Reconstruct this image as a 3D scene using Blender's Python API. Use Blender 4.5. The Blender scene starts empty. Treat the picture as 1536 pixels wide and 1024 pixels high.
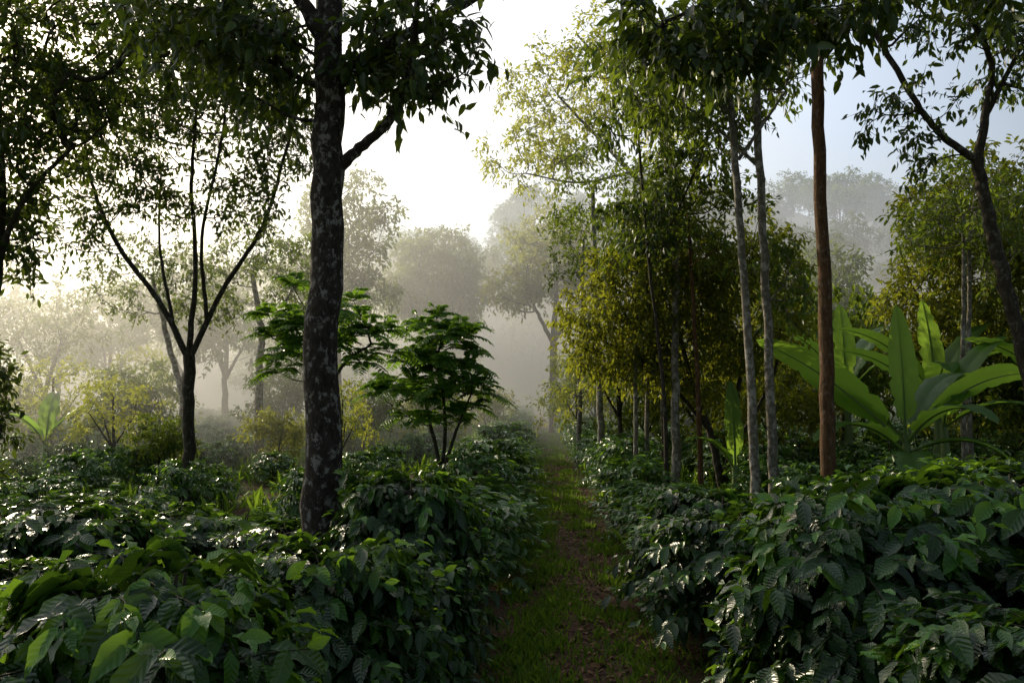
import bpy, math, random
import numpy as np
from mathutils import Vector
random.seed(3)
scene=bpy.context.scene
scene.view_settings.view_transform='Standard';scene.view_settings.look='None';scene.view_settings.exposure=0
COL=scene.collection

# ------------------------------------------------------------------ helpers
def unit(a):
    return a/np.maximum(np.linalg.norm(a,axis=-1,keepdims=True),1e-9)

class MB:
    """quad mesh accumulator"""
    def __init__(s): s.V=[];s.F=[];s.M=[];s.S=[];s.U=[];s.n=0;s.uv=False
    def add(s,V,F,m=0,smooth=False,uv=None):
        V=np.asarray(V,float).reshape(-1,3);F=np.asarray(F,int).reshape(-1,4)
        s.V.append(V);s.F.append(F+s.n);s.n+=len(V)
        if np.isscalar(m): m=np.full(len(F),m)
        s.M.append(np.asarray(m));s.S.append(np.full(len(F),smooth))
        if uv is None: s.U.append(np.zeros((len(V),2)))
        else: s.U.append(uv);s.uv=True
    def mesh(s,name,mats,origin=(0,0,0)):
        V=np.concatenate(s.V)-np.array(origin);F=np.concatenate(s.F)
        me=bpy.data.meshes.new(name)
        me.vertices.add(len(V));me.vertices.foreach_set('co',V.astype(np.float32).ravel())
        me.loops.add(F.size);me.loops.foreach_set('vertex_index',F.astype(np.int32).ravel())
        me.polygons.add(len(F));me.polygons.foreach_set('loop_start',(np.arange(len(F))*4).astype(np.int32))
        for m in mats: me.materials.append(m)
        me.polygons.foreach_set('material_index',np.concatenate(s.M).astype(np.int32))
        me.polygons.foreach_set('use_smooth',np.concatenate(s.S))
        me.update(calc_edges=True)
        if s.uv:
            l=me.uv_layers.new(name='UVMap');l.data.foreach_set('uv',np.concatenate(s.U)[F.ravel()].astype(np.float32).ravel())
        return me
def obj(name,me,loc=(0,0,0),rotz=0,sc=(1,1,1),col=None):
    o=bpy.data.objects.new(name,me);o.location=loc;o.rotation_euler=(0,0,rotz);o.scale=sc
    (col or COL).objects.link(o);return o

def tube(mb,pts,rad,sides=6,m=0,noise=0,rng=None):
    pts=np.asarray(pts,float);n=len(pts);rad=np.asarray(rad,float)
    T=unit(np.gradient(pts,axis=0))
    ref=np.array([0.31,0.95,0.05]);U=unit(np.cross(T,ref));W=np.cross(T,U)
    a=np.linspace(0,2*math.pi,sides,endpoint=False)
    R=rad[:,None]*np.ones(sides)
    if noise and rng is not None:
        z=np.linspace(0,1,n)[:,None]*n*0.35
        R=R*(1+noise*(np.sin(a*2+z)+0.7*np.sin(a*3-z*1.7+1)+0.5*np.sin(a*5+z*2.9)))
    V=pts[:,None]+R[...,None]*(np.cos(a)[None,:,None]*U[:,None]+np.sin(a)[None,:,None]*W[:,None])
    i=np.arange(n-1)[:,None]*sides;j=np.arange(sides)[None];k=(j+1)%sides
    F=np.stack([i+j,i+k,i+k+sides,i+j+sides],-1)
    mb.add(V,F,m,True)

def catmull(P,n=7):
    P=np.asarray(P,float)
    if len(P)<3: return np.array([P[0]+(P[-1]-P[0])*t for t in np.linspace(0,1,n*2)])
    Q=np.vstack([2*P[0]-P[1],P,2*P[-1]-P[-2]]);out=[]
    for i in range(1,len(Q)-2):
        for t in np.linspace(0,1,n,endpoint=False):
            a,b,c,d=Q[i-1:i+3]
            out.append(.5*((2*b)+(c-a)*t+(2*a-5*b+4*c-d)*t*t+(-a+3*b-3*c+d)*t**3))
    out.append(P[-1]);return np.array(out)

def template(kind,ratio):
    if kind=='hi':
        t=np.array([0,.14,.34,.58,.8,.92,1.0]);w=np.array([.03,.27,.48,.5,.30,.12,.01])
    elif kind=='mid':
        t=np.array([0,.3,.68,1.0]);w=np.array([.04,.48,.38,.01])
    else:
        V=np.array([[0,0,0],[.3,-.45*ratio,.04],[.7,-.4*ratio,.02],[1,0,-.12],[.7,.4*ratio,.02],[.3,.45*ratio,.04]])
        return V,np.array([[0,1,2,3],[0,3,4,5]]),None
    n=len(t);V=[];U=[]
    for i in range(n):
        zc=-.26*t[i]**2
        wav=.03*(-1)**i if kind=='hi' else 0
        for s in (-1,0,1):
            V.append([t[i],s*w[i]*ratio,zc+abs(s)*(.10*w[i]*1.8+wav*s)]);U.append([t[i],s*w[i]])
    V=np.array(V);F=[]
    for i in range(n-1):
        for c in (0,1):
            F.append([i*3+c,(i+1)*3+c,(i+1)*3+c+1,i*3+c+1])
    return V,np.array(F),(np.array(U) if kind=='hi' else None)

def leaves(mb,P,D,N,S,kind='lo',ratio=.42,m=1):
    T,F,U=template(kind,ratio)
    D=unit(D);side=unit(np.cross(N,D));N=np.cross(D,side)
    S=np.asarray(S)[:,None,None]
    V=P[:,None]+S*(T[None,:,0:1]*D[:,None]+T[None,:,1:2]*side[:,None]+T[None,:,2:3]*N[:,None])
    n=len(P);FF=(np.arange(n)*len(T))[:,None,None]+F[None]
    mm=np.repeat(m,len(F)) if not np.isscalar(m) else m
    mb.add(V,FF,mm,kind!='lo',None if U is None else np.tile(U,(n,1)))

# ------------------------------------------------------------------ materials
def nt(name):
    m=bpy.data.materials.new(name);m.use_nodes=True
    n=m.node_tree;n.nodes.clear();return m,n,n.nodes.new('ShaderNodeOutputMaterial')
def ramp(n,stops):
    r=n.nodes.new('ShaderNodeValToRGB');e=r.color_ramp.elements
    while len(e)<len(stops): e.new(.5)
    for q,(p,c) in zip(e,stops): q.position=p;q.color=(*c,1)
    return r
def math_(n,op,a,b=None,c=None):
    q=n.nodes.new('ShaderNodeMath');q.operation=op
    for i,v in enumerate((a,b,c)):
        if v is None: continue
        if isinstance(v,(int,float)): q.inputs[i].default_value=v
        else: n.links.new(v,q.inputs[i])
    return q.outputs[0]
def leaf_mat(name,c1,c2,c3,rough=.45,trans=.3,tcol=(.12,.22,.02),spec=.5,veins=False):
    m,n,out=nt(name);L=n.links.new
    g=n.nodes.new('ShaderNodeNewGeometry')
    r=ramp(n,[(0,c1),(.6,c2),(1,c3)]);L(g.outputs['Random Per Island'],r.inputs[0])
    b=n.nodes.new('ShaderNodeBsdfPrincipled');b.inputs['Roughness'].default_value=rough
    b.inputs['Specular IOR Level'].default_value=spec
    colr=r.outputs[0]
    if veins:
        uv=n.nodes.new('ShaderNodeUVMap');uv.uv_map='UVMap';sp=n.nodes.new('ShaderNodeSeparateXYZ');L(uv.outputs[0],sp.inputs[0])
        av=math_(n,'ABSOLUTE',sp.outputs[1])
        ph=math_(n,'SUBTRACT',sp.outputs[0],math_(n,'MULTIPLY',av,.45))
        w=math_(n,'SINE',math_(n,'MULTIPLY',ph,46.))
        bu=n.nodes.new('ShaderNodeBump');bu.inputs['Strength'].default_value=.3;bu.inputs['Distance'].default_value=.003
        L(w,bu.inputs['Height']);L(bu.outputs[0],b.inputs['Normal'])
        rib=math_(n,'SUBTRACT',1,math_(n,'MULTIPLY',av,28.));rib=math_(n,'MAXIMUM',rib,0)
        rib=math_(n,'MULTIPLY',rib,.4)
        mx=n.nodes.new('ShaderNodeMix');mx.data_type='RGBA';L(rib,mx.inputs[0]);L(colr,mx.inputs[6]);mx.inputs[7].default_value=(.13,.25,.06,1);colr=mx.outputs[2]
    L(colr,b.inputs['Base Color'])
    t=n.nodes.new('ShaderNodeBsdfTranslucent');t.inputs['Color'].default_value=(*tcol,1)
    s=n.nodes.new('ShaderNodeMixShader');s.inputs[0].default_value=trans
    L(b.outputs[0],s.inputs[1]);L(t.outputs[0],s.inputs[2]);L(s.outputs[0],out.inputs[0]);return m
def bark_mat(name,dark,mid,lichen,amount=.5,sc=6,stretch=.35,bump=.5):
    m,n,out=nt(name);L=n.links.new
    tc=n.nodes.new('ShaderNodeTexCoord');mp=n.nodes.new('ShaderNodeMapping');mp.inputs['Scale'].default_value=(1,1,stretch)
    L(tc.outputs['Object'],mp.inputs[0])
    a=n.nodes.new('ShaderNodeTexNoise');a.inputs['Scale'].default_value=sc*3;a.inputs['Detail'].default_value=8;a.inputs['Roughness'].default_value=.7
    L(mp.outputs[0],a.inputs['Vector'])
    b=n.nodes.new('ShaderNodeTexNoise');b.inputs['Scale'].default_value=sc*1.6;b.inputs['Detail'].default_value=6;b.inputs['Roughness'].default_value=.7
    mp2=n.nodes.new('ShaderNodeMapping');mp2.inputs['Scale'].default_value=(1,1,.75);L(tc.outputs['Object'],mp2.inputs[0]);L(mp2.outputs[0],b.inputs['Vector'])
    r=ramp(n,[(.35,dark),(.65,mid)]);L(a.outputs['Fac'],r.inputs[0])
    k=.62-.25*amount
    r2=ramp(n,[(k,(0,0,0)),(k+.07,(1,1,1))]);L(b.outputs['Fac'],r2.inputs[0])
    mx=n.nodes.new('ShaderNodeMix');mx.data_type='RGBA';L(r2.outputs[0],mx.inputs[0]);L(r.outputs[0],mx.inputs[6]);mx.inputs[7].default_value=(*lichen,1)
    p=n.nodes.new('ShaderNodeBsdfPrincipled');p.inputs['Roughness'].default_value=.9;p.inputs['Specular IOR Level'].default_value=.2
    L(mx.outputs[2],p.inputs['Base Color'])
    bu=n.nodes.new('ShaderNodeBump');bu.inputs['Strength'].default_value=bump;bu.inputs['Distance'].default_value=.03
    L(a.outputs['Fac'],bu.inputs['Height']);L(bu.outputs[0],p.inputs['Normal'])
    L(p.outputs[0],out.inputs[0]);return m

M_cof=leaf_mat('coffee_leaf',(.008,.030,.005),(.015,.052,.007),(.035,.095,.010),rough=.3,trans=.15,tcol=(.14,.28,.02),spec=.5,veins=True)
M_cofy=leaf_mat('coffee_young_lit_leaf',(.04,.13,.013),(.06,.18,.018),(.11,.25,.025),rough=.33,trans=.3,tcol=(.28,.5,.03),spec=.5,veins=True)  # young leaf green, also put on bush tops to stand in for sky-lit leaves
M_stem=bark_mat('coffee_stem',(.04,.035,.02),(.09,.08,.05),(.12,.12,.09),.2)
M_dk=leaf_mat('leaf_dark',(.013,.033,.007),(.025,.056,.010),(.045,.085,.015),rough=.42,trans=.26,tcol=(.18,.26,.02),spec=.35)
M_md=leaf_mat('leaf_mid',(.020,.046,.008),(.034,.072,.011),(.07,.115,.016),rough=.45,trans=.34,tcol=(.28,.38,.03),spec=.3)
M_warm=leaf_mat('leaf_warm',(.024,.048,.009),(.05,.09,.012),(.14,.13,.02),rough=.45,trans=.42,tcol=(.45,.48,.03),spec=.3)
M_lt=leaf_mat('leaf_light',(.07,.12,.025),(.11,.16,.03),(.18,.19,.04),rough=.5,trans=.48,tcol=(.55,.58,.07),spec=.3)
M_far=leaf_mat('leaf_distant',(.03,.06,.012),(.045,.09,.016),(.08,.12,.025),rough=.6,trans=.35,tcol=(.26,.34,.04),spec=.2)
M_frn=leaf_mat('leaf_frond',(.03,.09,.012),(.05,.14,.016),(.09,.2,.022),rough=.4,trans=.42,tcol=(.28,.5,.03),spec=.3)
B_big=bark_mat('bark_lichen',(.02,.016,.012),(.065,.052,.04),(.24,.23,.205),.36,9.5,.45,.9)
B_dk=bark_mat('bark_dark',(.025,.02,.014),(.07,.058,.04),(.12,.115,.09),.3,8)
B_gr=bark_mat('bark_grey',(.10,.09,.065),(.21,.185,.145),(.34,.32,.275),.5,7,.8,.4)
B_br=bark_mat('bark_brown',(.05,.028,.013),(.15,.08,.036),(.19,.14,.10),.25,8,.3,.8)

# ------------------------------------------------------------------ generators
def coffee_mesh(name,seed,nbr,kind,leaf,H=1.35,R=.85,npair=8,young_lit=.4):
    r=np.random.default_rng(seed);mb=MB()
    P=[];D=[];N=[];S=[];MI=[]
    for s in range(3):
        a=r.uniform(0,6.28);tube(mb,catmull([(0.05*math.cos(a),.05*math.sin(a),0),(.1*math.cos(a),.1*math.sin(a),H*.5),(.16*math.cos(a),.16*math.sin(a),H*.93)],4),np.linspace(.022,.008,9),5,0)
    lump=r.uniform(0,6.28,3)
    for i in range(nbr):
        a=r.uniform(0,6.28);z0=H*(r.uniform(.08,.93)**.8)
        u=z0/H
        env=R*(max(0.08,1-u**3.2))**.5*(1+.12*math.sin(2*a+lump[0])+.11*math.sin(3*a+5*u+lump[1]))*r.uniform(.78,1.12)
        L=env; up=r.uniform(.12,.45)+.4*u; dn=r.uniform(.25,.55)
        d=np.array([math.cos(a),math.sin(a),0.]);sd=np.array([-d[1],d[0],0.])
        base=np.array([0,0,z0*.9]);o=r.uniform(-.1,.1,3);o[2]=0
        f=lambda t: base+o+d*L*t+np.array([0,0,1.])*L*(up*t-dn*t*t)+sd*.08*math.sin(3*t+a*5)
        tt=np.linspace(.05,1,6)
        if kind=='hi': tube(mb,[f(t) for t in tt],np.linspace(.006,.0025,6),3,0)
        for t in np.linspace(.4 if kind=='hi' else .45,1,npair):
            p=f(t);tang=unit(f(t+.03)-f(t-.03))
            for sg in (-1,1):
                dr=r.uniform(.1,.95)
                dd=sd*sg*r.uniform(.5,1)+tang*r.uniform(.3,.95)+np.array([0,0,-dr])
                if t>.97 : dd=tang*1.0+sd*sg*.5+np.array([0,0,r.uniform(-.2,.5)])
                P.append(p+r.normal(0,.015,3));D.append(dd)
                N.append(np.array([0,0,1.])*r.uniform(.5,1)+d*r.uniform(.1,.8)+r.normal(0,.25,3))
                sz=leaf*r.uniform(.65,1.2)*(.65 if t>.97 else 1)
                S.append(sz);MI.append(2 if (t>.97 and r.random()<.5) or (u>.7 and t>.75 and r.random()<young_lit) else 1)
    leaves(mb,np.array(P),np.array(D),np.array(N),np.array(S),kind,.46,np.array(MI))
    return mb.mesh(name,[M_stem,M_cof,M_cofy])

def make_tree(name,limbs,blobs,wood,leafm,leaf=.09,cr=.35,ntw=7,nl=9,kind='lo',droop=.3,pinnate=False,
              seed=1,attach_z=0,sides=8,ratio=.42,bnoise=.03,r0=.007,place=True,updir=.35,twigs=True,flare=1.2,out_mesh=False):
    r=np.random.default_rng(seed);mb=MB()
    nodes=[];cost=[]
    for li,(pts,ra,rb) in enumerate(limbs):
        Q=catmull(pts,8);n=len(Q)
        Q[1:-1]+=r.normal(0,1,(n-2,3))*ra*.10*np.array([1,1,.2])
        rad=ra+(rb-ra)*np.linspace(0,1,n)**.9
        if Q[0,2]<.05: rad*=1+(flare-1)*np.exp(-(Q[:,2])/.25)
        tube(mb,Q,rad,sides if li==0 or ra>.07 else 7,0,bnoise,r)
        for q in Q:
            if q[2]>=attach_z: nodes.append(q);cost.append(0.)
    base=np.array(limbs[0][0][0],float)
    C=[]
    for (cx,cy,cz,rx,ry,rz,n) in blobs:
        got=[];tries=0
        while len(got)<n and tries<n*12:
            tries+=1
            v=r.normal(0,1,3);v/=np.linalg.norm(v);v*=r.uniform(0,1)**.4
            p=np.array([cx,cy,cz])+v*np.array([rx,ry,rz])
            if p[2]<.4: continue
            if got and np.min(np.linalg.norm(np.array(got)-p,axis=1))<cr*1.0*(1-tries/(n*14)): continue
            got.append(p)
        C+=got
    C=np.array(C)
    nodes=np.array(nodes);cost=np.array(cost)
    dm=np.array([np.min(np.linalg.norm(nodes-c,axis=1)) for c in C]);order=np.argsort(dm)
    par=[-1]*len(nodes);chains=[];NN=list(nodes);CC=list(cost);enddir={}
    for ci in order:
        c=C[ci];A=np.array(NN);d=np.linalg.norm(A-c,axis=1)
        pen=np.maximum(0,A[:,2]-c[2]+.1*d)*1.2
        k=int(np.argmin(d+pen+.22*np.array(CC)))
        p0=A[k];L=d[k];m=max(3,int(L/.35)+2);ids=[k]
        side=r.normal(0,1,3);side[2]*=.3
        last=k
        for t in np.linspace(0,1,m+1)[1:]:
            q=p0+(c-p0)*t+np.array([0,0,-1])*L*updir*.35*math.sin(math.pi*t)*(1 if c[2]>p0[2] else -.6)+side*L*.05*math.sin(math.pi*t)+r.normal(0,.012,3)*(t<1)
            NN.append(q);CC.append(CC[k]+L*t);par.append(last);last=len(NN)-1;ids.append(last)
        chains.append(ids);enddir[ci]=c-p0
    load=np.zeros(len(NN))
    for ids in chains:
        q=ids[-1]
        while q!=-1: load[q]+=1;q=par[q]
    A=np.array(NN)
    for ids in chains:
        rr=r0*np.maximum(load[ids],1)**.5;rr[0]=min(rr[0],rr[1]*1.05)
        rr[-1]*=.6
        tube(mb,A[ids],rr,5,0)
    M=len(C);ed=unit(np.array([enddir[i] for i in range(M)]))
    dirs=r.normal(0,1,(M,ntw,3));
    if pinnate: dirs[...,2]=np.abs(dirs[...,2])*.9+.1
    dirs=unit(unit(dirs)+ed[:,None]*.35+np.array([0,0,.12]))
    Ln=cr*r.uniform(.65,1.25,(M,ntw,1))
    t=(np.linspace(.15,1,nl) if pinnate else np.linspace(.25,1.,nl))[None,None,:,None]
    dz=np.array([0,0,-1.])
    dr=(.6 if pinnate else .25)
    pos=C[:,None,None]+dirs[:,:,None]*Ln[:,:,None]*t+dz*(t**2)*Ln[:,:,None]*dr
    tang=unit(dirs[:,:,None]+dz*2*t*dr)
    if twigs:
        for a in range(M):
            for b in range(ntw):
                L=Ln[a,b,0];ts=np.array([0,.5,1])[:,None]
                tube(mb,C[a]+dirs[a,b]*L*ts+dz*ts**2*L*dr,[.005,.0035,.002],3,0)
    shp=pos.shape
    sdv=unit(np.cross(tang,np.array([0,0,1.])))
    if pinnate:
        for sg in (-1,1):
            D=sdv*sg+tang*.45+r.normal(0,.07,shp)+dz*.18
            Nn=np.cross(sdv,tang);Nn=Nn*np.sign(Nn[...,2:3]+1e-6)+r.normal(0,.12,shp)
            S=leaf*r.uniform(.85,1.1,shp[:3])*(np.sin(math.pi*(.12+.8*t[...,0]))**.6)
            leaves(mb,pos.reshape(-1,3),D.reshape(-1,3),Nn.reshape(-1,3),S.ravel(),kind,ratio*.75,1)
    else:
        D=tang*.5+r.normal(0,.55,shp)+dz*droop
        Nn=np.array([0,0,1.])+r.normal(0,.5,shp)
        S=leaf*r.uniform(.65,1.2,shp[:3])
        pos=pos+r.normal(0,.02+.06*cr,shp)
        leaves(mb,pos.reshape(-1,3),D.reshape(-1,3),Nn.reshape(-1,3),S.ravel(),kind,ratio,1)
    me=mb.mesh(name,[wood,leafm],base)
    if out_mesh: return me
    return obj(name,me,base)

# ------------------------------------------------------------------ ground, path, hills
def ground_mat(name,path=False):
    m,n,out=nt(name);L=n.links.new
    tc=n.nodes.new('ShaderNodeTexCoord')
    a=n.nodes.new('ShaderNodeTexNoise');a.inputs['Scale'].default_value=1.1 if not path else 1.6;a.inputs['Detail'].default_value=8;a.inputs['Roughness'].default_value=.7
    b=n.nodes.new('ShaderNodeTexNoise');b.inputs['Scale'].default_value=28;b.inputs['Detail'].default_value=6
    for q in (a,b): L(tc.outputs['Object'],q.inputs['Vector'])
    soil=ramp(n,[(.3,(.045,.026,.016)),(.7,(.16,.09,.056))]);L(b.outputs['Fac'],soil.inputs[0])
    gr=ramp(n,[(.3,(.04,.075,.014)),(.7,(.10,.16,.03))]);L(b.outputs['Fac'],gr.inputs[0])
    f=ramp(n,[(.42 if not path else .52,(0,0,0)),(.58 if not path else .66,(1,1,1))]);L(a.outputs['Fac'],f.inputs[0])
    mx=n.nodes.new('ShaderNodeMix');mx.data_type='RGBA';L(f.outputs[0],mx.inputs[0]);L(soil.outputs[0],mx.inputs[6]);L(gr.outputs[0],mx.inputs[7])
    p=n.nodes.new('ShaderNodeBsdfPrincipled');p.inputs['Roughness'].default_value=.95;p.inputs['Specular IOR Level'].default_value=.15
    L(mx.outputs[2],p.inputs['Base Color'])
    bu=n.nodes.new('ShaderNodeBump');bu.inputs['Strength'].default_value=.9;bu.inputs['Distance'].default_value=.06
    L(b.outputs['Fac'],bu.inputs['Height']);L(bu.outputs[0],p.inputs['Normal']);L(p.outputs[0],out.inputs[0]);return m
def sheet(name,X,Y,Z,mat):
    mb=MB();ny,nx=X.shape;V=np.stack([X,Y,Z],-1)
    i=np.arange(ny-1)[:,None]*nx;j=np.arange(nx-1)[None]
    mb.add(V,np.stack([i+j,i+j+1,i+j+1+nx,i+j+nx],-1),0,True)
    return obj(name,mb.mesh(name,[mat]))
G=ground_mat('soil_and_grass')
X,Y=np.meshgrid(np.linspace(-600,600,40),np.linspace(-60,1000,40));sheet('ground',X,Y,X*0,G)
pathx=lambda y:.34+.027*y
yy=np.linspace(-4,90,300);ww=.68+.05*np.sin(yy*1.3)
Y=np.repeat(yy[:,None],9,1);X=pathx(Y)+np.linspace(-1,1,9)[None]*ww[:,None]
ed=np.linspace(-1,1,9)[None]
sheet('dirt_path',X,Y,.004+.03*(np.sin(Y*2.1)*np.sin(X*5)*.5+.5)*(1-ed**2),ground_mat('path_soil',True))
def hillh(x,y):
    b=np.exp(-((x-70)/75)**2)*44+np.exp(-((x+10)/60)**2)*22+np.exp(-((x+150)/80)**2)*20
    return b*np.clip((y-85)/110,0,1)**.8*(1+.05*np.sin(x*.09)+.04*np.sin(x*.21+1))-1
X,Y=np.meshgrid(np.linspace(-320,320,90),np.linspace(84,420,60));sheet('hill',X,Y,hillh(X,Y),G)

# ------------------------------------------------------------------ coffee
hi=[coffee_mesh('coffee_bush_hi%d'%i,20+i,215,'hi',.165,young_lit=(.15,.5,.25,.35)[i]) for i in range(4)]  # higher share paints sky-lit tops, as on the nearest left bushes
lo=[coffee_mesh('coffee_bush_lo%d'%i,40+i,110,'lo',.18,npair=6,young_lit=.3) for i in range(3)]
near=[(-1.25,2.75,1.42,.85,1),(-2.35,3.0,1.15,.85,1),(-1.05,4.35,1.15,.8,3),(-.72,5.2,.9,.62,0),(-.82,6.2,1.36,.8,2),(-.85,7.25,1.15,.78,3),(-2.9,4.6,1.0,.9,0),
 (-3.2,6.0,1.1,.9,2),(-2.15,7.4,.75,.8,0),(-3.2,7.5,.85,.9,3),(-4.3,6.7,1.05,.95,0),(-4.4,8.2,.85,.95,2),(-2.2,5.9,.7,.7,3),(-5.2,7.8,.9,1,0),
 (1.95,4.6,1.42,.95,3),(2.85,5.2,1.48,1.05,1),(2.1,3.0,1.1,.9,2),(3.1,3.9,1.15,.95,0),(3.9,6.2,1.42,1,2),(1.7,6.0,1.1,.8,0),(1.75,7.1,1.1,.78,2),(2.9,6.8,1.2,.95,3),
 (4.9,5.9,1.35,1,1),(4.8,7.4,1.4,1,0),(3.6,8.0,1.15,.95,2),(5.9,7.2,1.45,1.05,3)]
for i,(x,y,h,s,k) in enumerate(near):
    obj('coffee_bush',hi[k],(x,y,0),random.uniform(0,6.28),(s,s,h/1.38))
cc=bpy.data.collections.new('coffee_rows_collection')
for row in range(-14,10):
    xc=(-.85+2.25*(row+1)) if row<0 else 1.75+2.25*row
    for k in range(46):
        y=8.4+k*1.2+random.uniform(-.2,.2)
        if random.random()<.07: continue
        x=xc+.027*y+random.uniform(-.15,.15)
        if abs(x)>y*.72+3: continue
        if row not in(-1,0) and random.random()<(.14 if y<13 else .28): continue
        s=random.uniform(.74,1.0)*(.85 if row<-1 else 1);h=random.uniform(.68,1.04)*(.70 if row<-1 else .82)
        if row<-1 and y>13: s*=.85
        obj('coffee_bush_row',lo[random.randrange(3)],(x,y,0),random.uniform(0,6.28),(s,s,h),cc)
e=bpy.data.objects.new('coffee_rows',None);e.instance_type='COLLECTION';e.instance_collection=cc;COL.objects.link(e)

# ------------------------------------------------------------------ grass & litter
def grass(name,P,hmin,hmax,mat,seed,w=.13):
    r=np.random.default_rng(seed);mb=MB();n=len(P)
    D=np.stack([r.normal(0,.55,n),r.normal(0,.55,n),np.ones(n)],-1);N=r.normal(0,1,(n,3));N[:,2]*=.2
    leaves(mb,P,D,N,r.uniform(hmin,hmax,n),'lo',w,0);return obj(name,mb.mesh(name,[mat]))
M_gr=leaf_mat('grass_blade',(.045,.10,.012),(.075,.16,.018),(.14,.21,.03),rough=.5,trans=.38,tcol=(.32,.5,.04),spec=.2)
r=np.random.default_rng(5)
n=34000;K=800;cl=r.integers(0,K,n)
tuy=3.5+38*r.random(K)**1.6;side=r.random(K);tux=np.where(side<.66,r.normal(-.28,.20,K),r.normal(.50,.18,K));tux=np.where(tuy>11,tux*.8-.05,tux)
sprd=r.uniform(.03,.12,K)
P=np.stack([pathx(tuy[cl])+tux[cl]+r.normal(0,1,n)*sprd[cl],tuy[cl]+r.normal(0,1,n)*sprd[cl]*1.3,np.zeros(n)],-1)
grass('path_grass',P,.03,.13,M_gr,1,.13)
n=38000;cl=r.integers(0,1700,n);tuy=9+40*r.random(1700);tux=-24+42*r.random(1700)
P=np.stack([tux[cl]+r.normal(0,.15,n),tuy[cl]+r.normal(0,.15,n),np.zeros(n)],-1)
k=np.abs(P[:,0]-pathx(P[:,1]))>.8;P=P[k]
grass('meadow_grass',P,.2,.55,M_gr,2)
M_lit=leaf_mat('dead_leaf',(.08,.04,.018),(.17,.085,.036),(.27,.16,.08),rough=.7,trans=.05,spec=.2)
n=4200;y=3.5+22*r.random(n)**1.6;P=np.stack([pathx(y)+r.normal(.18,.33,n),y,r.uniform(.02,.05,n)],-1)
mb=MB();D=r.normal(0,1,(n,3));D[:,2]*=.15;N=np.array([0,0,1.])+r.normal(0,.25,(n,3));leaves(mb,P,D,N,r.uniform(.03,.08,n),'mid',.5,0)
obj('leaf_litter',mb.mesh('leaf_litter',[M_lit]))

# ------------------------------------------------------------------ main trees
make_tree('shade_tree',[([(-1.55,6.6,0),(-1.56,6.6,2),(-1.55,6.6,4),(-1.56,6.6,5.3),(-1.5,6.7,7.5)],.165,.095),
 ([(-1.5,6.6,3.75),(-1.28,6.55,3.95),(-1.02,6.5,4.18),(-.85,6.4,4.6),(-.75,6.3,5.3)],.055,.025),
 ([(-1.55,6.6,4.45),(-1.25,6.6,4.75),(-.8,6.7,5.05),(-.2,6.9,5.5)],.07,.03),
 ([(-1.6,6.6,4.9),(-1.85,6.5,5.3),(-2.4,6.3,5.9)],.08,.03)],
 [(-.85,6.5,4.8,.55,.6,.5,24),(-1.15,7.0,4.9,.35,.3,.3,7),(-2.05,6.6,4.75,.35,.6,.5,20),(-2.7,6.6,5.1,.7,.8,.4,20),(-1.5,7.2,6.9,2.4,2.0,1.1,38)],
 B_big,M_dk,leaf=.125,cr=.3,ntw=6,nl=8,kind='mid',droop=.6,seed=11,attach_z=3.7,sides=20,bnoise=.018,ratio=.45)
make_tree('forked_tree',[([(-5.2,13,0),(-5.25,13,1.3),(-5.28,13,2.55)],.105,.09),
 ([(-5.28,13,2.45),(-5.75,12.9,3.4),(-6.4,12.8,4.3),(-6.8,12.7,5.3),(-7.0,12.6,6.5)],.055,.02),
 ([(-5.28,13,2.5),(-5.25,13.1,4.0),(-5.35,13.1,5.6),(-5.2,13,7.4)],.05,.02),
 ([(-5.25,13,2.5),(-4.75,13,3.6),(-4.1,12.9,4.6),(-3.75,12.9,5.8),(-3.5,12.9,6.8)],.05,.02),
 ([(-5.0,13,3.1),(-5.0,12.7,4.4),(-4.7,12.5,5.6),(-4.5,12.4,6.8)],.035,.015),([(-5.5,12.9,3.0),(-5.9,13.2,4.4),(-6.0,13.4,5.8)],.03,.015)],
 [(-6.3,12.8,6.3,1.2,1.3,.9,44),(-5.0,13,6.9,1.4,1.4,1.0,56),(-3.9,12.9,6.4,.8,1.,1.1,24),(-6.9,12.6,4.9,.7,.7,.8,18),(-5.4,13,8.4,2.8,2,1.1,54),(-4.2,12.6,5.0,.6,.6,.7,14),(-5.6,12.8,5.2,.9,.7,.5,16)],
 B_dk,M_dk,leaf=.11,cr=.36,ntw=8,nl=9,seed=12,attach_z=3.2)
make_tree('shade_tree',[([(-6.15,9.2,0),(-6.1,9.2,2),(-6.0,9.2,4),(-6.3,9.3,6.5)],.10,.05),
 ([(-6.05,9.2,3.2),(-5.6,9.0,4.1),(-5.0,8.9,4.7)],.04,.02),([(-6.05,9.2,2.2),(-6.3,9,3.4),(-6.8,8.8,4.6)],.05,.02)],
 [(-5.5,9.1,5.1,.8,.8,.8,42),(-6.1,9.1,4.4,.6,.7,.9,30),(-5.0,9,6.0,1.5,1.2,.7,56),(-5.9,9.2,3.6,.35,.5,.35,9),(-3.6,9.3,6.3,.9,.9,.5,16)],
 B_dk,M_dk,leaf=.11,cr=.3,ntw=7,nl=9,seed=13,attach_z=2.5)
make_tree('climbing_vine',[([(-6.1,9.3,0),(-6.05,9.3,1.2),(-6.1,9.3,2.4)],.03,.01)],[(-6.05,9.3,1.6,.24,.3,.9,24)],B_dk,M_dk,leaf=.11,cr=.2,ntw=6,nl=7,seed=14)
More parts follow.
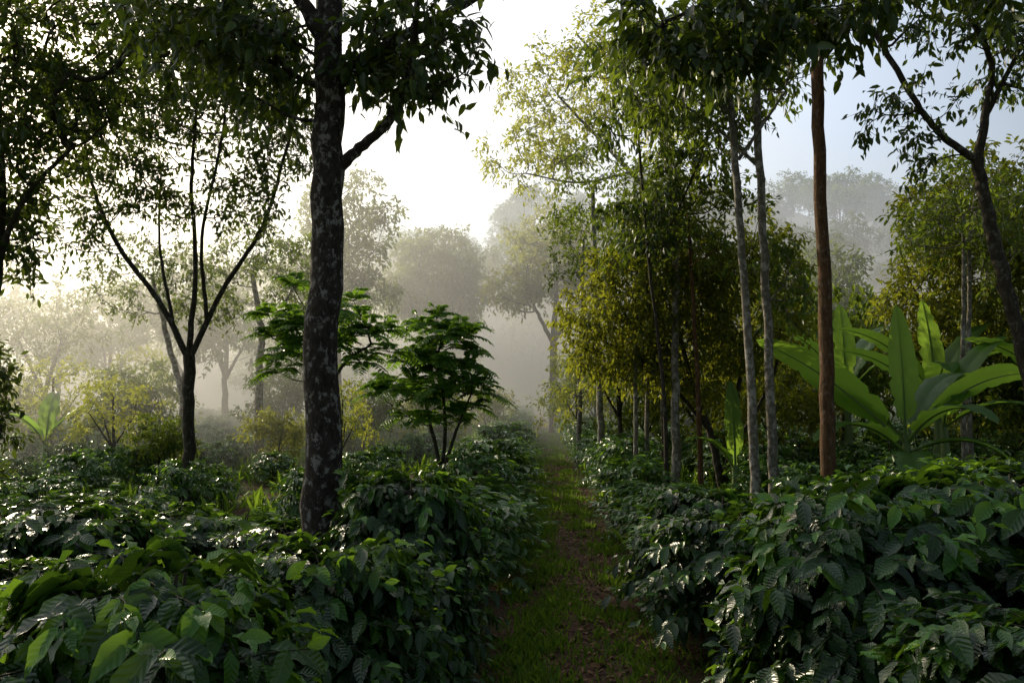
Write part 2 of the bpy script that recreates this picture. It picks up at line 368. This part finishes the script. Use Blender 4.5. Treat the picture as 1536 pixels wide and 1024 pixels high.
make_tree('feather_leaf_tree',[([(-1.15,13,0),(-1.15,13,.6),(-1.35,13,1.5),(-1.5,13,2.1)],.05,.02),([(-1.15,13,.5),(-1.1,13.1,1.4),(-1.2,13,2.6)],.04,.02),([(-1.15,13,.5),(-.9,12.9,1.3),(-.65,12.8,1.9)],.035,.015)],
 [(-1.25,13,1.95,.95,.8,.75,28),(-1.15,13,2.75,.6,.5,.45,14)],B_dk,M_frn,leaf=.16,cr=.52,ntw=9,nl=12,pinnate=True,seed=15,attach_z=1.0,updir=.2)
make_tree('feather_leaf_tree',[([(-2.75,11.3,0),(-2.75,11.3,1.5),(-2.85,11.3,2.6)],.05,.025),([(-2.8,11.3,1.6),(-2.4,11.3,2.3),(-2.0,11.3,2.6)],.03,.015)],
 [(-2.75,11.3,3.0,.85,.7,.5,16),(-2.2,11.3,2.6,.5,.5,.35,9),(-3.1,11.3,2.5,.35,.5,.4,7)],B_dk,M_frn,leaf=.14,cr=.5,ntw=8,nl=11,pinnate=True,seed=16,attach_z=1.8,updir=.2)
make_tree('dome_tree',[([(-4.4,45,0),(-4.4,45,4),(-4.5,45,8)],.28,.12),([(-4.4,45,4),(-6,45,7)],.14,.06),([(-4.4,45,4.4),(-2.8,45,7)],.14,.06)],
 [(-4.4,45,8.8,2.5,2.5,2.6,80),(-6,45,7.4,1.4,1.6,1.3,30),(-2.8,45,7.4,1.5,1.6,1.5,30)],B_dk,M_far,leaf=.3,cr=.8,ntw=10,nl=9,seed=17,attach_z=4,twigs=False,r0=.02)
make_tree('shade_tree',[([(-7,32,0),(-7,32,4),(-6.8,32,8)],.2,.08),([(-7,32,4),(-8.4,32,7)],.1,.05)],
 [(-6.6,32,8.7,2.0,2,2.2,50),(-7.8,32,6.6,2.2,2,1.4,34),(-5.6,32,6.,1.2,1.5,1,14)],B_dk,M_far,leaf=.22,cr=.65,ntw=9,nl=9,seed=18,attach_z=3.4,twigs=False,r0=.015)
make_tree('shade_tree',[([(-6.3,20,0),(-6.35,20,2.4),(-6.3,20,3.4),(-6.6,20,5)],.12,.06),([(-6.3,20,3.2),(-5.5,20,4.6)],.06,.03)],
 [(-6.4,20,5.3,1.7,1.6,1.2,40),(-5.2,20,4.2,.8,1,.6,10)],B_gr,M_md,leaf=.13,cr=.45,ntw=8,nl=8,seed=19,attach_z=3)
make_tree('shade_tree',[([(-7.8,18.2,0),(-7.5,18.2,1.6),(-7.9,18.2,3.2),(-8.2,18,4.6)],.10,.04),([(-7.6,18.2,2.),(-7,18.2,3.6)],.05,.02)],
 [(-8.1,18,4.6,1.5,1.4,1.0,30),(-7,18.2,3.9,.8,.8,.5,10)],B_gr,M_md,leaf=.12,cr=.4,ntw=8,nl=8,seed=20,attach_z=2.2)
make_tree('shade_tree',[([(-16.3,28,0),(-16.4,28,1.8),(-15.9,28,3.6)],.13,.05),([(-16.4,28,1.8),(-17.4,28,3.8)],.08,.03)],
 [(-16.2,28,4.4,2.2,1.8,1.2,34)],B_dk,M_far,leaf=.18,cr=.6,ntw=8,nl=8,seed=21,attach_z=2.2,twigs=False,r0=.012)
make_tree('airy_tree',[([(4.3,24,0),(4.4,24,4),(5.0,24,7.3),(4.6,24,9.8),(4.2,24,12)],.22,.08),
 ([(5.0,24,7.1),(3.6,23.8,8.6),(2.6,23.6,9.6),(1.4,23.4,10.8)],.10,.03),([(3.6,23.8,8.6),(2.0,23.5,8.2),(.4,23.2,8.4)],.05,.02),([(4.6,24,9.8),(3.2,24,11.6),(2.0,24,13)],.08,.03)],
 [(1.6,23.6,10.6,2.2,2,2.0,56),(.9,23.4,8.9,1.9,1.6,.9,22),(3.4,24,12.3,2.4,2,1.5,50),(4.8,24,10,1.0,1.4,1.4,22)],
 B_gr,M_lt,leaf=.16,cr=.55,ntw=8,nl=8,seed=22,attach_z=7)
make_tree('shade_tree',[([(2,38,0),(2,38,4),(2.2,38,8)],.25,.1),([(2,38,4.2),(.6,38,7)],.12,.05),([(2,38,4.4),(3.6,38,7)],.12,.05)],
 [(1.9,38,8.6,2.3,2.2,2.1,66),(.2,38,6.9,1.3,1.5,1.1,22),(3.6,38,7.4,1.4,1.6,1.5,30)],B_dk,M_warm,leaf=.24,cr=.65,ntw=9,nl=9,seed=23,attach_z=4,twigs=False,r0=.018)
make_tree('bushy_tree',[([(3.95,15,0),(3.7,15,1.2),(3.3,15,2.4),(3.0,15,4.2)],.08,.035),([(3.95,15,0),(4.2,15,1.6),(4.4,15,3.2),(4.3,15,4.6)],.06,.03),([(3.7,15,1.2),(2.6,14.9,2.6),(2.0,14.8,3.6)],.04,.02),([(4.1,15,.8),(4.9,15,2.2),(5.1,15,3.4)],.04,.02)],
 [(2.9,14.9,4.0,1.4,1.3,1.25,84),(1.9,14.8,3.1,1.0,1.1,1.0,48),(4.4,15,3.7,1.3,1.3,1.6,90),(3.3,15,2.5,1.6,1.2,.6,44),(3.0,15,5.4,.7,.7,.6,12)],
 B_dk,M_warm,leaf=.12,cr=.36,ntw=9,nl=10,seed=24,attach_z=1.6,droop=.6)
for (x,y,rr,h,lean,b) in [(1.95,17.5,.085,7.5,-.1,B_gr),(2.6,15.5,.05,6,.1,B_gr),(2.85,14.0,.085,7,.05,B_gr),(3.45,18,.08,6.5,-.2,B_dk),(3.2,13.6,.05,6,-.1,B_br),(1.75,21,.07,7,.1,B_gr),(2.25,14.6,.045,6,.05,B_gr),(7.6,13.5,.05,6,.1,B_gr),(8.1,14.2,.06,6,.1,B_gr)]:
    make_tree('shade_tree',[([(x,y,0),(x+lean*.3,y,2),(x+lean,y,h*.6),(x+lean*1.5,y,h-1)],rr,rr*.5)],[(x+lean,y,h-1.2,1.1,1.1,1.1,18)],b,M_md,leaf=.13,cr=.42,ntw=8,nl=8,seed=int(x*100),attach_z=h*.5)
make_tree('pale_trunk_tree',[([(3.46,11.4,0),(3.42,11.4,2),(3.29,11.4,4.5),(3.16,11.4,6.4),(2.8,11.4,8)],.07,.04),([(3.26,11.4,5.9),(2.5,11.3,6.6),(1.7,11,7.0)],.035,.015),([(3.3,11.4,5.3),(4.0,11.4,6.3)],.03,.015)],
 [(2.2,11.1,6.6,1.2,1.1,.65,34),(3.1,11.9,7.2,1.3,1.2,.9,32),(3.4,12,5.9,.6,.4,.5,7)],B_gr,M_md,leaf=.13,cr=.34,ntw=7,nl=8,kind='mid',seed=31,attach_z=5.2,droop=.6,sides=12)
make_tree('pale_trunk_tree',[([(3.74,11.5,0),(3.72,11.5,2),(3.66,11.5,4.5),(3.62,11.5,6.4),(3.8,11.5,8)],.074,.045),([(3.65,11.5,5.2),(2.9,11.7,6.0),(2.3,11.8,6.4)],.03,.015)],
 [(3.9,11.9,7.0,.9,1.1,.9,20),(2.5,11.8,6.1,.7,.6,.4,9),(4.0,11.7,3.6,.35,.4,.7,9)],B_gr,M_md,leaf=.13,cr=.34,ntw=7,nl=8,kind='mid',seed=32,attach_z=3.0,droop=.6,sides=12)
make_tree('shade_tree',[([(2.55,13.2,0),(2.5,13.2,2),(2.3,13.2,4),(2.1,13,6.2)],.04,.02),([(2.3,13.2,4),(2.8,13.2,5),(3.1,13.1,5.7)],.025,.015)],
 [(2.1,13.1,4.7,.7,.7,.6,14),(2.2,13,6.6,1.0,1.1,.5,12),(2.9,13.1,5.7,.6,.6,.5,8)],B_dk,M_dk,leaf=.15,cr=.36,ntw=7,nl=8,kind='mid',seed=33,attach_z=3.6,droop=.7)
make_tree('brown_trunk_tree',[([(3.93,10,0),(3.95,10,2.5),(3.93,10,5),(3.9,10,7.5)],.095,.07)],[(3.9,10,8.4,1.8,1.8,1.0,26)],B_br,M_dk,leaf=.13,cr=.35,ntw=7,nl=8,seed=34,attach_z=6.3,sides=16,droop=.6)
make_tree('large_leaf_tree',[([(8.2,8.6,0),(8.2,8.6,3),(7.6,8.5,6),(5,8.3,7.2)],.12,.05),([(5,8.3,7.2),(3.9,8,6.9),(2.6,7.7,6.1),(1.5,7.5,5.5)],.04,.015)],
 [(1.9,7.5,5.35,.85,.6,.4,22),(2.9,7.7,5.9,.9,.7,.45,18),(4.4,8,6.4,1.5,1,.5,18)],B_dk,M_dk,leaf=.18,cr=.33,ntw=7,nl=7,kind='mid',seed=35,attach_z=5.1,droop=.6)
make_tree('shade_tree',[([(6.65,10,0),(6.55,10,1.5),(6.4,10,2.6),(6.1,10,3.9),(5.95,10,4.9)],.10,.075),
 ([(5.95,10,4.85),(5.5,10,5.2),(5.2,10,5.6),(4.75,9.9,6.3),(4.4,9.9,6.9)],.05,.03),([(5.95,10,4.85),(6.1,10,5.6),(6.15,10,6.2),(5.7,10,7.2)],.06,.03),([(6.1,10,5.5),(6.7,10,6.6)],.04,.02)],
 [(5.0,10,5.5,.7,.6,.35,9),(5.9,10,6.7,1.1,1,.6,26),(4.8,9.9,7.1,1.0,.9,.5,16),(6.9,10,6.2,.8,.9,.7,22),(5.3,10,5.0,.3,.4,.2,3)],
 B_dk,M_dk,leaf=.12,cr=.28,ntw=6,nl=7,kind='mid',seed=36,attach_z=4.6,droop=.6)
make_tree('bushy_tree',[([(9.2,16,0),(9.2,16,2.4),(9.1,16,5)],.1,.05),([(9.2,16,1.8),(8.2,16,3.8)],.05,.02),([(9.2,16,1.8),(10.3,16,4)],.05,.02)],
 [(9.5,16,5.4,1.5,1.5,1.6,80),(8.5,16,4.0,1.0,1.2,.9,40),(10.6,16,4.6,1.4,1.4,1.7,70),(9.2,16,2.8,1.9,1.2,.7,40)],B_dk,M_warm,leaf=.14,cr=.4,ntw=9,nl=9,seed=37,attach_z=1.8)

# ------------------------------------------------------------------ shrubs & distant trees (instanced)
def generic(seed,H,W,mat,leaf,cr,n,low):
    r=random.Random(seed)
    l=[([(0,0,0),(.1,0,H*.3),(r.uniform(-.3,.3),0,H*.75)],H*.02,H*.008)]
    for k in range(3):
        a=k*2.1+r.uniform(0,1);l.append(([(.05,0,H*.3),(W*.35*math.cos(a),W*.35*math.sin(a),H*.6)],H*.01,H*.004))
    b=[(0,0,H*.74,W*.62,W*.62,H*.24,n)]
    for k in range(4):
        a=k*1.6+r.uniform(0,1);b.append((W*.5*math.cos(a),W*.5*math.sin(a),H*r.uniform(low,.72),W*.42,W*.42,H*.15,n//4))
    return make_tree('distant_tree_mesh',l,b,B_dk,mat,leaf=leaf,cr=cr,ntw=8,nl=7,seed=seed,attach_z=H*.25,twigs=False,r0=H*.0016,out_mesh=True)
dt=[generic(50,10,4,M_far,.37,.85,34,.5),generic(51,12,4.5,M_far,.37,.9,38,.5),generic(52,8,3.2,M_far,.33,.75,30,.45)]
dc=bpy.data.collections.new('distant_trees_collection')
rr=random.Random(9)
for k in range(75):
    y=rr.uniform(34,100);x=rr.uniform(-.8,.75)*y
    if abs(x/y-.03)<.06 and y<90: continue
    if -.16<x/y<.1 and y<60: continue
    s=rr.uniform(.6,1.0)
    obj('distant_tree',dt[rr.randrange(3)],(x,y,0),rr.uniform(0,6),(s,s,s*rr.uniform(.85,1.1)),dc)
for k in range(330):
    y=rr.uniform(90,200);x=rr.uniform(-.75,.75)*y
    s=rr.uniform(.8,1.25)
    obj('distant_tree',dt[rr.randrange(3)],(x,y,max(0,float(hillh(x,y)))-.5),rr.uniform(0,6),(s*1.25,s*1.25,s),dc)
e=bpy.data.objects.new('distant_trees',None);e.instance_type='COLLECTION';e.instance_collection=dc;COL.objects.link(e)
sh=[generic(60,2.6,1.6,M_md,.15,.34,30,.3),generic(61,3.4,1.7,M_lt,.12,.36,16,.3),generic(62,2.2,1.5,M_warm,.14,.32,28,.3)]
for (x,y,s,k) in [(10,15,1.1,0),(11.5,18,1.3,2),(7.5,19,1.3,0),(5.6,17,1.1,2),(6.2,21,1.4,1),(9,22,1.5,0),(12.5,22,1.4,2),(14,25,1.6,0),(2.6,20,1.1,1),(3.6,21,1.1,0),(1.9,24,.9,1),(4.6,19,1.2,2),
   (-8.5,17,.8,1),(-9.8,21,1.0,0),(-5.6,19,.7,2),(-4.0,22,.8,0),(-11.5,20,.9,1),(-2.6,26,1.,2),(-7.4,26,1.1,0),(-12,26,1.1,1),(-14.5,23,.9,2),(3.1,30,1.3,0),(5.5,30,1.6,2),(9,32,1.8,0),(-1.0,33,1,2),(-6.8,15.5,.55,0),(-3.6,17,.55,1)]:
    o=obj('shrub',sh[k],(x,y,0),rr.uniform(0,6),(s,s,s*rr.uniform(.9,1.25)))

# ------------------------------------------------------------------ banana plants
def banana_leaf_mat(name,c1,c2,tc_,tr):
    m,n,out=nt(name);L=n.links.new
    uv=n.nodes.new('ShaderNodeUVMap');uv.uv_map='UVMap'
    w=n.nodes.new('ShaderNodeTexWave');w.bands_direction='X';w.inputs['Scale'].default_value=26;w.inputs['Distortion'].default_value=1.2
    L(uv.outputs[0],w.inputs['Vector'])
    r=ramp(n,[(0,c1),(1,c2)]);L(w.outputs['Fac'],r.inputs[0])
    p=n.nodes.new('ShaderNodeBsdfPrincipled');p.inputs['Roughness'].default_value=.38;L(r.outputs[0],p.inputs['Base Color'])
    bu=n.nodes.new('ShaderNodeBump');bu.inputs['Strength'].default_value=.3;bu.inputs['Distance'].default_value=.01;L(w.outputs['Fac'],bu.inputs['Height']);L(bu.outputs[0],p.inputs['Normal'])
    t=n.nodes.new('ShaderNodeBsdfTranslucent');t.inputs['Color'].default_value=(*tc_,1)
    s=n.nodes.new('ShaderNodeMixShader');s.inputs[0].default_value=tr;L(p.outputs[0],s.inputs[1]);L(t.outputs[0],s.inputs[2]);L(s.outputs[0],out.inputs[0]);return m
M_ban=banana_leaf_mat('banana_leaf',(.04,.12,.018),(.06,.155,.024),(.40,.66,.06),.45)
M_rib=leaf_mat('banana_stem',(.10,.15,.04),(.12,.18,.05),(.15,.2,.06),rough=.4,trans=.1)
def banana(name,x,y,h,lv,seed):
    r=np.random.default_rng(seed);mb=MB();uvs=[]
    tube(mb,catmull([(0,0,0),(.02,0,h*.5),(0,0,h)],5),np.linspace(.11,.05,11),10,1)
    for (az,e0,bend,L,W,roll,zb) in lv:
        az=math.radians(az);n=26;e=math.radians(e0);p=np.array([0,0,h*zb]);pts=[]
        hd=np.array([math.cos(az),math.sin(az),0]);T=[]
        for i in range(n+1):
            pts.append(p.copy());d=hd*math.cos(e)+np.array([0,0,1])*math.sin(e);T.append(d);p=p+d*L/n;e-=math.radians(bend)/n*(0.4+1.2*i/n)
        pts=np.array(pts);T=np.array(T);t=np.linspace(0,1,n+1)
        side0=np.array([-math.sin(az),math.cos(az),0.]);ro=math.radians(roll)
        up=np.cross(T,side0);up=up*np.sign(up[:,2:3]+1e-3)
        S=side0*math.cos(ro)+up*math.sin(ro);U=np.cross(S,T);U=unit(U);U*=np.sign(np.sum(U*up,axis=1,keepdims=True)+1e-6)
        w=np.where(t<.16,.03,W*.5*np.clip(np.sin(np.clip((t-.14)/.86,0,1)**.75*math.pi),0,1)**.55)+.004
        cols=np.array([-1,-.66,-.33,-.04,.04,.33,.66,1])
        wob=r.normal(0,.07,(n+1,8))*np.abs(cols)
        rag=1-.25*(r.random((n+1,8))<.12)*(np.abs(cols)>.9)
        V=pts[:,None]+S[:,None]*(w[:,None]*cols*rag)[...,None]+U[:,None]*(w[:,None]*(np.abs(cols)*.35-.25*cols**2+wob*.6))[...,None]
        i=np.arange(n)[:,None]*8;j=np.arange(7)[None];F=np.stack([i+j,i+j+1,i+j+9,i+j+8],-1)
        mb.add(V,F,0,True,np.repeat(np.stack([t*L,t*0],-1),8,0))
        tube(mb,pts-U*.012,np.linspace(.022,.004,n+1),5,1)
    return obj(name,mb.mesh(name,[M_ban,M_rib]),(x,y,0))
banana('banana_plant',5.65,11.5,1.3,[(100,90,10,2.0,.48,3,.93),(178,45,25,2.6,.62,35,.9),(5,48,60,2.4,.55,-50,.9),(200,40,90,1.8,.5,0,.8),(330,30,110,1.6,.45,0,.8),(250,20,110,1.6,.5,0,.75),(150,60,70,2.2,.55,0,.9),(290,50,100,1.7,.5,0,.9),(30,60,80,2.1,.5,0,.9)],1)
banana('banana_plant',6.9,12.8,1.5,[(170,60,60,2.0,.5,20,.95),(20,65,60,2.2,.5,0,.95),(250,50,90,1.7,.5,0,.9),(310,40,90,1.7,.45,0,.9)],7)
banana('banana_plant',7.7,14.5,1.9,[(170,60,60,2.2,.5,20,.95),(20,65,60,2.2,.5,0,.95),(90,85,20,1.9,.45,0,.95),(250,50,90,2,.5,0,.9),(310,60,90,2,.45,0,.9)],2)
banana('banana_plant',6.7,16,2.0,[(160,65,60,2.2,.5,20,.95),(30,65,60,2.2,.5,0,.95),(80,85,20,1.9,.45,0,.95),(230,50,90,2,.5,0,.9),(340,60,90,2,.45,0,.9)],3)
banana('banana_plant',9.2,13,1.6,[(170,60,60,2.2,.5,20,.95),(20,65,60,2.2,.5,0,.95),(110,80,30,1.9,.45,0,.95),(250,50,90,2,.5,0,.9)],4)
banana('banana_plant',3.75,13.5,.7,[(95,88,8,1.5,.35,8,.9),(200,60,90,1.2,.3,0,.9)],5)
banana('banana_plant',-9.9,17,.9,[(170,60,90,1.6,.4,20,.95),(20,65,90,1.5,.4,0,.95),(250,60,90,1.5,.4,0,.9),(110,75,60,1.5,.4,0,.9)],6)

# ------------------------------------------------------------------ morning mist (front edge runs obliquely, nearer on the left)
def mist(name,pl,z0,z1,dens,g,col,glow=0,ecol=(1,1,1),absorb=False):
    V=[(x,y,z) for z in (z0,z1) for (x,y) in pl]
    mb=MB();mb.add(V,[(0,3,2,1),(4,5,6,7),(0,1,5,4),(1,2,6,5),(2,3,7,6),(3,0,4,7)])
    m,n,out=nt(name+'_volume')
    if absorb: s=n.nodes.new('ShaderNodeVolumeAbsorption');s.inputs['Color'].default_value=(0,0,0,1)
    else:
        s=n.nodes.new('ShaderNodeVolumeScatter');s.inputs['Anisotropy'].default_value=g;s.inputs['Color'].default_value=(*col,1)
    s.inputs['Density'].default_value=dens
    res=s
    if glow:
        e=n.nodes.new('ShaderNodeEmission');e.inputs[0].default_value=(*ecol,1);e.inputs[1].default_value=glow*dens  # added emission stands in for multiply scattered light, so the mist itself glows
        a=n.nodes.new('ShaderNodeAddShader');n.links.new(s.outputs[0],a.inputs[0]);n.links.new(e.outputs[0],a.inputs[1]);res=a
    n.links.new(res.outputs[0],out.inputs['Volume'])
    return obj(name,mb.mesh(name,[m]))
mist('morning_mist',[(-120,-60),(420,300),(420,420),(-300,420)],-.5,11,.012,.68,(.98,.98,.96),glow=.20,ecol=(1,.96,.78))
mist('hill_mist',[(-290,95),(400,110),(410,410),(-290,410)],-.6,40,.010,.6,(.97,.97,.97),glow=.68,ecol=(.93,.97,1),absorb=True)  # haze over the hill is bright by emission, not by scattered light

# ------------------------------------------------------------------ sky, sun, camera
AZ,EL=-40,20
S=Vector((math.sin(math.radians(AZ))*math.cos(math.radians(EL)),math.cos(math.radians(AZ))*math.cos(math.radians(EL)),math.sin(math.radians(EL))))
w=bpy.data.worlds.new("World");scene.world=w;w.use_nodes=True
n=w.node_tree;bg=n.nodes['Background'];sk=n.nodes.new('ShaderNodeTexSky');sk.sky_type='NISHITA';sk.sun_disc=False
sk.sun_elevation=math.radians(EL);sk.sun_rotation=math.radians(AZ);sk.dust_density=3.0;sk.air_density=1.0;sk.ozone_density=1.0
n.links.new(sk.outputs[0],bg.inputs[0]);bg.inputs[1].default_value=.07
# thin high haze brightening towards the sun
tc=n.nodes.new('ShaderNodeTexCoord');dp=n.nodes.new('ShaderNodeVectorMath');dp.operation='DOT_PRODUCT';dp.inputs[1].default_value=S
nm=n.nodes.new('ShaderNodeVectorMath');nm.operation='NORMALIZE';n.links.new(tc.outputs['Generated'],nm.inputs[0]);n.links.new(nm.outputs[0],dp.inputs[0])
hz=ramp(n,[(.0,(.07,.07,.065)),(.3,(.24,.26,.28)),(.5,(.48,.53,.60)),(.8,(.86,.85,.80)),(1,(1,.95,.85))]);n.links.new(dp.outputs['Value'],hz.inputs[0])
bg2=n.nodes.new('ShaderNodeBackground');n.links.new(hz.outputs[0],bg2.inputs[0]);bg2.inputs[1].default_value=1.15
ad=n.nodes.new('ShaderNodeAddShader');n.links.new(bg.outputs[0],ad.inputs[0]);n.links.new(bg2.outputs[0],ad.inputs[1]);n.links.new(ad.outputs[0],n.nodes['World Output'].inputs[0])
l=bpy.data.lights.new('sun','SUN');l.energy=5;l.angle=math.radians(.5);l.color=(1,.86,.62)
o=bpy.data.objects.new('sun',l);o.rotation_euler=S.to_track_quat('Z','Y').to_euler();COL.objects.link(o)
cam=bpy.data.cameras.new('camera');cam.lens=28;cam.sensor_width=36;cam.clip_end=3000
co=bpy.data.objects.new('camera',cam);co.location=(0,0,1.9);co.rotation_euler=(math.radians(90+3.74),0,0);COL.objects.link(co);scene.camera=co
